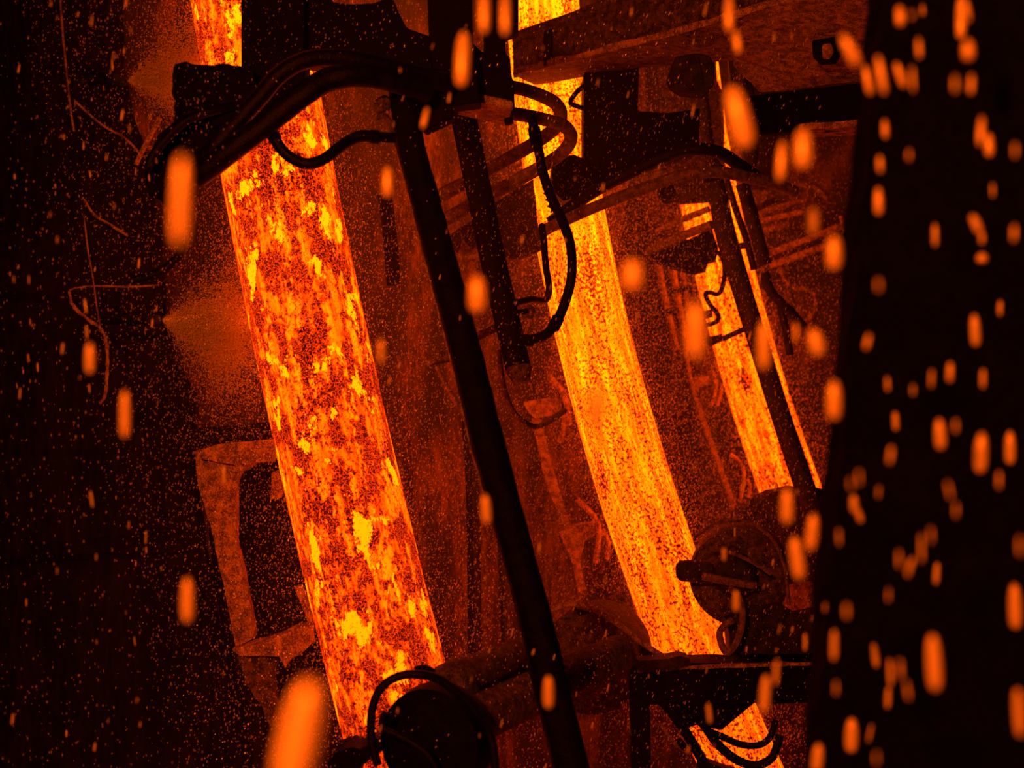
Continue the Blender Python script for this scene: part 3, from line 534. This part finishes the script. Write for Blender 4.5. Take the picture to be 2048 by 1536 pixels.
# ------------------------------------------------------------------ wires and crusted ropes on the left
WIRE = 'wires and ropes hanging on the left'
wires = [([(118, -30, 4.6), (126, 70, 4.6), (134, 150, 4.6), (141, 215, 4.6), (148, 262, 4.6)], 2.6, 'straight thin wire hanging from the top left corner'),
         ([(168, 430, 4.7), (176, 500, 4.7), (186, 556, 4.7), (193, 610, 4.7), (201, 655, 4.7)], 1.8, 'lower straight thin wire left of the middle nozzle'),
         ([(138, 582, 4.7), (146, 610, 4.7), (172, 636, 4.7), (198, 655, 4.7), (213, 684, 4.7), (215, 728, 4.7), (212, 780, 4.7), (200, 808, 4.7)], 4, 'crusted rope dangling in a bent line on the left'),
         ([(138, 582, 4.7), (152, 576, 4.7), (190, 572, 4.7), (250, 574, 4.7), (318, 570, 4.7)], 2.6, 'crusted rope running level to the short bent hose'),
         ([(150, 202, 4.9), (180, 230, 4.9), (214, 256, 4.9), (250, 276, 4.9), (284, 312, 4.9)], 3, 'cable curving down to the right below the top nozzle'),
         ([(165, 395, 5.0), (190, 430, 5.0), (225, 452, 5.0), (255, 472, 5.0)], 3, 'faint crusted cable above the lower straight wire')]
for p, r, lab in wires: tube('hanging_wire', p, r * .8, 'rust', rough=.9 if 'crust' in lab else .2, seg=6, label=lab, cat='wire', group=WIRE)

# ------------------------------------------------------------------ falling water drops
def drop_mesh():
    prof = [(-1, 0), (-.97, .45), (-.86, .76), (-.66, .95), (-.3, 1.0), (.1, .98), (.45, .9), (.75, .7), (.93, .4), (1, 0)]
    seg = 12; v = [(0, 0, -1)]; f = []
    for z, r in prof[1:-1]:
        v += [(r * math.cos(2 * PI * k / seg), r * math.sin(2 * PI * k / seg), z) for k in range(seg)]
    v.append((0, 0, 1)); n = len(prof) - 2
    for k in range(seg):
        l = (k + 1) % seg
        f.append((0, 1 + l, 1 + k)); f.append((len(v) - 1, 1 + (n - 1) * seg + k, 1 + (n - 1) * seg + l))
        for i in range(n - 1): f.append((1 + i * seg + k, 1 + i * seg + l, 1 + (i + 1) * seg + l, 1 + (i + 1) * seg + k))
    me = bpy.data.meshes.new('water_drop'); me.from_pydata(v, [], f); me.update()
    for p in me.polygons: p.use_smooth = True
    me.materials.append(M['water']); return me
DROP = drop_mesh()
def drop(px, py, w, h, D, label, group, tilt=0.):
    """w, h: size in pixels of the sharp drop at depth D; tilt in degrees, + leans right at the top"""
    o = bpy.data.objects.new('water_drop', DROP); COL.objects.link(o)
    blur = 2844 * .0192 * abs(1 / D - 1 / 5.8)              # soft edge of the lens: the drop itself is a little smaller than it looks
    w = max(w - .45 * blur, .35 * w); h = max(h - .45 * blur, .6 * h)
    o.location = W(px, py, D); o.scale = (w / 2 * D / F, w / 2 * D / F, h / 2 * D / F)
    o.rotation_euler = (0, math.radians(tilt), 0)
    return tag(o, label, 'water drop', group)
right = [(1800,32,28,50),(1823,30,13,26),(1922,35,30,95),(1936,100,34,52),(1838,96,20,50),(1800,150,24,62,-20),(1825,158,16,62),(1910,168,18,46),(1942,168,22,50),(1962,262,24,70),(1978,290,28,56),
 (1770,258,21,46),(1760,328,20,44),(1818,310,14,32),(1757,402,26,64),(1952,448,26,50,-25),(1964,476,18,32),(1964,516,30,28),(2028,466,20,44),(1870,470,18,54),(1757,570,17,36),(1735,683,20,42,14),
 (1950,660,26,72),(1775,768,16,36),(1900,744,21,48),(1863,757,16,44),(1966,757,18,46),(2000,616,16,38),(1791,842,18,44),(1781,910,20,46,8),(1880,868,30,70),(1911,852,18,36),(1962,905,34,90),(2020,895,28,74),
 (1702,968,13,32),(1718,955,15,40),(1708,1008,24,44),(1718,1030,20,40,-18),(1757,984,12,32),(1678,1074,15,42),(1798,1118,16,46),(1820,1134,20,50,16),(1843,1096,18,66),(1862,1070,14,42),(1873,1147,18,50),
 (1898,980,16,46,-12),(1912,1020,15,40),(1693,1222,20,40),(1650,1215,11,26),(1777,1190,12,36),(1750,1310,20,56,-8),(1780,1345,18,64),(1776,1395,18,50),(1815,1380,18,50,-8),(1800,1338,20,50),(1868,1325,40,125),
 (2030,1212,34,100),(1672,1376,14,38),(1703,1470,34,76),(1740,1466,13,44,12),(1753,1516,14,36),(2038,1425,32,108),(2040,1092,18,50),(1998,960,18,44),(2030,300,16,40),(1845,20,14,30),(1985,380,14,36),(1826,780,14,30),
 (1930,20,26,60,-12),(1762,150,26,90,-10),(1700,100,34,80,-28),(1668,1290,22,70)]
rows = ['top', 'upper part', 'middle', 'lower part', 'bottom']; cols = ['left edge', 'centre', 'right side']
zones = {}
for d in right: zones.setdefault((min(4, int(d[1] / 308)), 0 if d[0] < 1800 else 1 if d[0] < 1920 else 2), []).append(d)
for (ry, cx), ds in sorted(zones.items()):
    ds.sort(key=lambda d: -d[3]); where = 'dark right wall, %s, %s' % (rows[ry], cols[cx])
    for k, d in enumerate(ds):
        lab = ('only' if len(ds) == 1 else 'tallest' if k == 0 else 'smallest' if k == len(ds) - 1 else 'second tallest' if k == 1 else 'middling') + ' blurred drop over the ' + where
        drop(*d[:4], random.uniform(1.3, 2.0), lab, 'blurred drops over the ' + where, d[4] if len(d) > 4 else random.uniform(-4, 4))
G2 = 'large soft drops in front of the machinery'
mid = [(362,400,50,200,.95,'large soft orange drop streak over the left hoses',2),(600,1470,100,250,.75,'largest soft orange drop at the bottom left of the nearest strand',12),
 (925,118,38,120,1.7,'soft orange drop in front of the black yoke at the top',3),(968,22,30,100,1.6,'left of two soft drops touching at the top beside the yoke',0),(1010,28,28,96,1.6,'right of two soft drops touching at the top beside the yoke',0),
 (850,236,18,50,2.2,'small soft drop left of the rusty base plate',14),(955,588,46,84,1.5,'soft orange drop between the long post and the black cylinder',0),(775,364,30,70,1.9,'soft double drop right of the nearest strand, above the dark wall recess',0),
 (1097,1384,28,72,2.0,'soft orange drop in front of the long post at the bottom',0),(972,1018,26,66,1.9,'soft drop at the left edge of the long post, half way down',-4),(762,702,20,60,1.7,'faint soft drop at the right edge of the nearest strand',0),
 (1458,28,28,80,1.8,'tall soft drop under the top edge right of the middle',0),(1474,84,24,56,1.8,'soft drop hanging in front of the big beam',-8),(1478,235,58,140,1.35,'big slanting soft drop in front of the far actuator top',-14),
 (1563,322,30,90,1.6,'left of two big soft drops above the far pipes',4),(1606,298,48,92,1.45,'right and wider of two big soft drops above the far pipes',0),(1266,550,56,76,1.3,'round soft drop right of the top of the middle strand',0),
 (1626,442,34,66,1.55,'soft drop above the long rusty rail',0),(1668,505,42,80,1.45,'soft drop below the right end of the long rusty rail',0),(1392,660,50,130,1.2,'large faint drop at the left edge of the farthest strand',0),
 (1528,690,36,110,1.45,'soft drop in front of the post of the farthest strand',0),(1632,685,42,66,1.5,'soft drop right of the angled arm',-15),(1592,665,18,48,1.8,'thin soft drop beside the angled arm',0),(1668,800,40,90,1.45,'soft drop at the edge of the dark right wall, half way down',0),
 (1574,1012,34,80,1.6,'soft drop over the foot of the farthest strand',0),(1624,1064,32,84,1.6,'upper right of two drops over the dark far housing',6),(1594,1116,36,96,1.6,'lower left of two drops over the dark far housing',-8),(1530,1388,28,86,1.7,'soft drop under the level beam on the right',4),
 (1552,1345,18,60,1.8,'soft drop in front of the level beam on the right',4),(1418,1426,15,46,2.3,'soft drop in front of the gusset under the level beam',-6),(1472,1202,18,48,2.2,'soft drop in front of the oval hose loop',0),(1735,160,24,70,1.7,'soft drop at the upper edge of the dark right wall',-12),
 (1195,812,44,90,1.2,'round dark drop hanging before the middle strand',0),(180,716,26,70,1.7,'faint brown drop left of the middle nozzle',0),(250,828,28,104,1.6,'tall faint brown drop below the middle nozzle',0),(375,1200,34,100,1.5,'faintest drop left of the rusty column',0),
 (1635,1516,30,66,1.7,'soft drop at the bottom edge left of the dark right wall',6),(1448,1108,13,32,2.6,'small drop in front of the pinch roll',0),(1610,1284,13,40,2.4,'small drop in front of the gear case',0),(448,950,12,40,3.0,'small drop in front of the upper shelf',0)]
for x, y, w, h, D, lab, tl in mid: drop(x, y, w, h, D, lab, G2, tl)
G3 = 'small sharp drops falling past the machinery'
spots = [('small drop streak past the dark left side', 20, 330, 0, 1536, 70), ('small drop streak between the nearest and middle strand', 700, 1120, 0, 1536, 50),
         ('small drop streak past the far machinery', 1130, 1640, 0, 1536, 60)]
for lab, x0, x1, y0, y1, n in spots:
    for k in range(n):
        D = random.uniform(2.7, 4.3); w = random.uniform(3.5, 7.5) * (3.4 / D); 
        y = random.uniform(y0, y1); zone = ['at the very top', 'in the upper part', 'half way down', 'in the lower part', 'at the very bottom'][min(4, int(y / 308))]
        drop(random.uniform(x0, x1), y, w, w * random.uniform(2.2, 4.2), D, lab + ', ' + zone, lab.replace('drop streak', 'drops') + ' ' + zone, random.gauss(1 if x0 < 500 else 10, 5))

# ------------------------------------------------------------------ fine spray: too many droplets to count
def spray(name, label, gen, n, smin, smax, ratio, parent=None):
    v, f = [], []
    for _ in range(n):
        p, d = gen()
        s = random.uniform(smin, smax) * .5; d = d.normalized(); u = d.orthogonal().normalized() * s; w = d.cross(u).normalized() * s; d = d * s * random.uniform(*ratio)
        b = len(v); v += [p + d, p - d, p + u, p - u, p + w, p - w]
        f += [(b, b + 2, b + 4), (b, b + 4, b + 3), (b, b + 3, b + 5), (b, b + 5, b + 2), (b + 1, b + 4, b + 2), (b + 1, b + 3, b + 4), (b + 1, b + 5, b + 3), (b + 1, b + 2, b + 5)]
    me = bpy.data.meshes.new(name); me.from_pydata([tuple(q) for q in v], [], f); me.update(); me.materials.append(M['water'])
    o = bpy.data.objects.new(name, me); COL.objects.link(o)
    return tag(o, label, 'spray', None, 'stuff')
rnd = random.Random(5)
def around(i, rmax, z0=-1.9, z1=1.8, slant=.25):
    def g():
        z = rnd.uniform(z0, z1); a = rnd.uniform(0, 2 * PI); r = .215 + (rmax - .215) * rnd.random() ** 1.5
        p = axis_pt(i, z) + (NRM * math.cos(a) + ROW * math.sin(a)) * r
        return p, Vector((rnd.gauss(slant, .2), rnd.gauss(0, .2), 1))
    return g
def cone(tip, aim, half, length, fan=.35):
    ax = (aim - tip).normalized(); s = ax.cross(Vector((0, 1, 0))).normalized(); q = ax.cross(s)
    def g():
        l = length * min(1., rnd.random() ** .7 * rnd.uniform(.6, 1.05)); a = max(-1.2, min(1.2, rnd.gauss(0, half * .62))); b = rnd.gauss(0, half * .6) * fan
        d = (ax + s * math.tan(a) + q * math.tan(b)); p = tip + d * l + Vector((0, 0, -.12 * l * l))
        return p, d
    return g
def box_px(x0, x1, y0, y1, D0, D1, slant):
    def g():
        D = rnd.uniform(D0, D1)
        return W(rnd.uniform(x0, x1), rnd.uniform(y0, y1), D), Vector((rnd.gauss(slant, .12), 0, 1))
    return g
spray('water_mist', 'fine glowing water mist drifting round the nearest strand', around(0, .8), 50000, .0018, .0045, (1, 2.2))
spray('water_mist', 'fine glowing water mist drifting round the middle strand', around(1, .95), 46000, .0024, .006, (1, 2.4))
spray('water_mist', 'fine glowing water mist drifting round the farthest strand', around(2, 1.0), 34000, .003, .0075, (1, 2.4))
spray('nozzle_spray', 'fan of fine spray from the middle nozzle on the left', cone(W(324, 640, 4.98), W(520, 665, 5.0), math.radians(38), .36), 34000, .0018, .0036, (1, 1.8))
spray('nozzle_spray', 'fan of fine spray from the top nozzle on the left', cone(W(256, 162, 5.0), W(420, 150, 5.05), math.radians(40), .42), 30000, .0018, .0036, (1, 1.8))
spray('falling_spray', 'countless tiny droplets falling in front of the dark left side', box_px(-20, 480, -20, 1560, 3.8, 5.1, .02), 1900, .0014, .0036, (1.5, 4))
spray('falling_spray', 'countless tiny droplets falling between the strands', box_px(680, 1640, -20, 1560, 4.4, 8.0, .3), 7000, .002, .0045, (1.5, 4.5))

# ------------------------------------------------------------------ steam hanging in the chamber
def steam(name, label, corners, density):
    m, nt, out = new_mat(name)
    vs = N(nt, 'ShaderNodeVolumeScatter', Density=density, Anisotropy=.2); vs.inputs[0].default_value = (1, .85, .75, 1)
    nt.links.new(vs.outputs[0], out.inputs['Volume'])
    f = [(0, 1, 2, 3), (4, 5, 6, 7), (0, 1, 5, 4), (1, 2, 6, 5), (2, 3, 7, 6), (3, 0, 4, 7)]
    return mesh(name, corners, f, m, label=label, cat='steam', kind='stuff', smooth_=False)
steam('steam_haze', 'thin orange steam haze filling the chamber round the strands',
      [row_pt(-1.0, -.5, -2.9), row_pt(.85, -.5, -2.9), row_pt(.85, 7.2, -2.9), row_pt(-1.0, 7.2, -2.9), row_pt(-1.0, -.5, 2.9), row_pt(.85, -.5, 2.9), row_pt(.85, 7.2, 2.9), row_pt(-1.0, 7.2, 2.9)], .022)
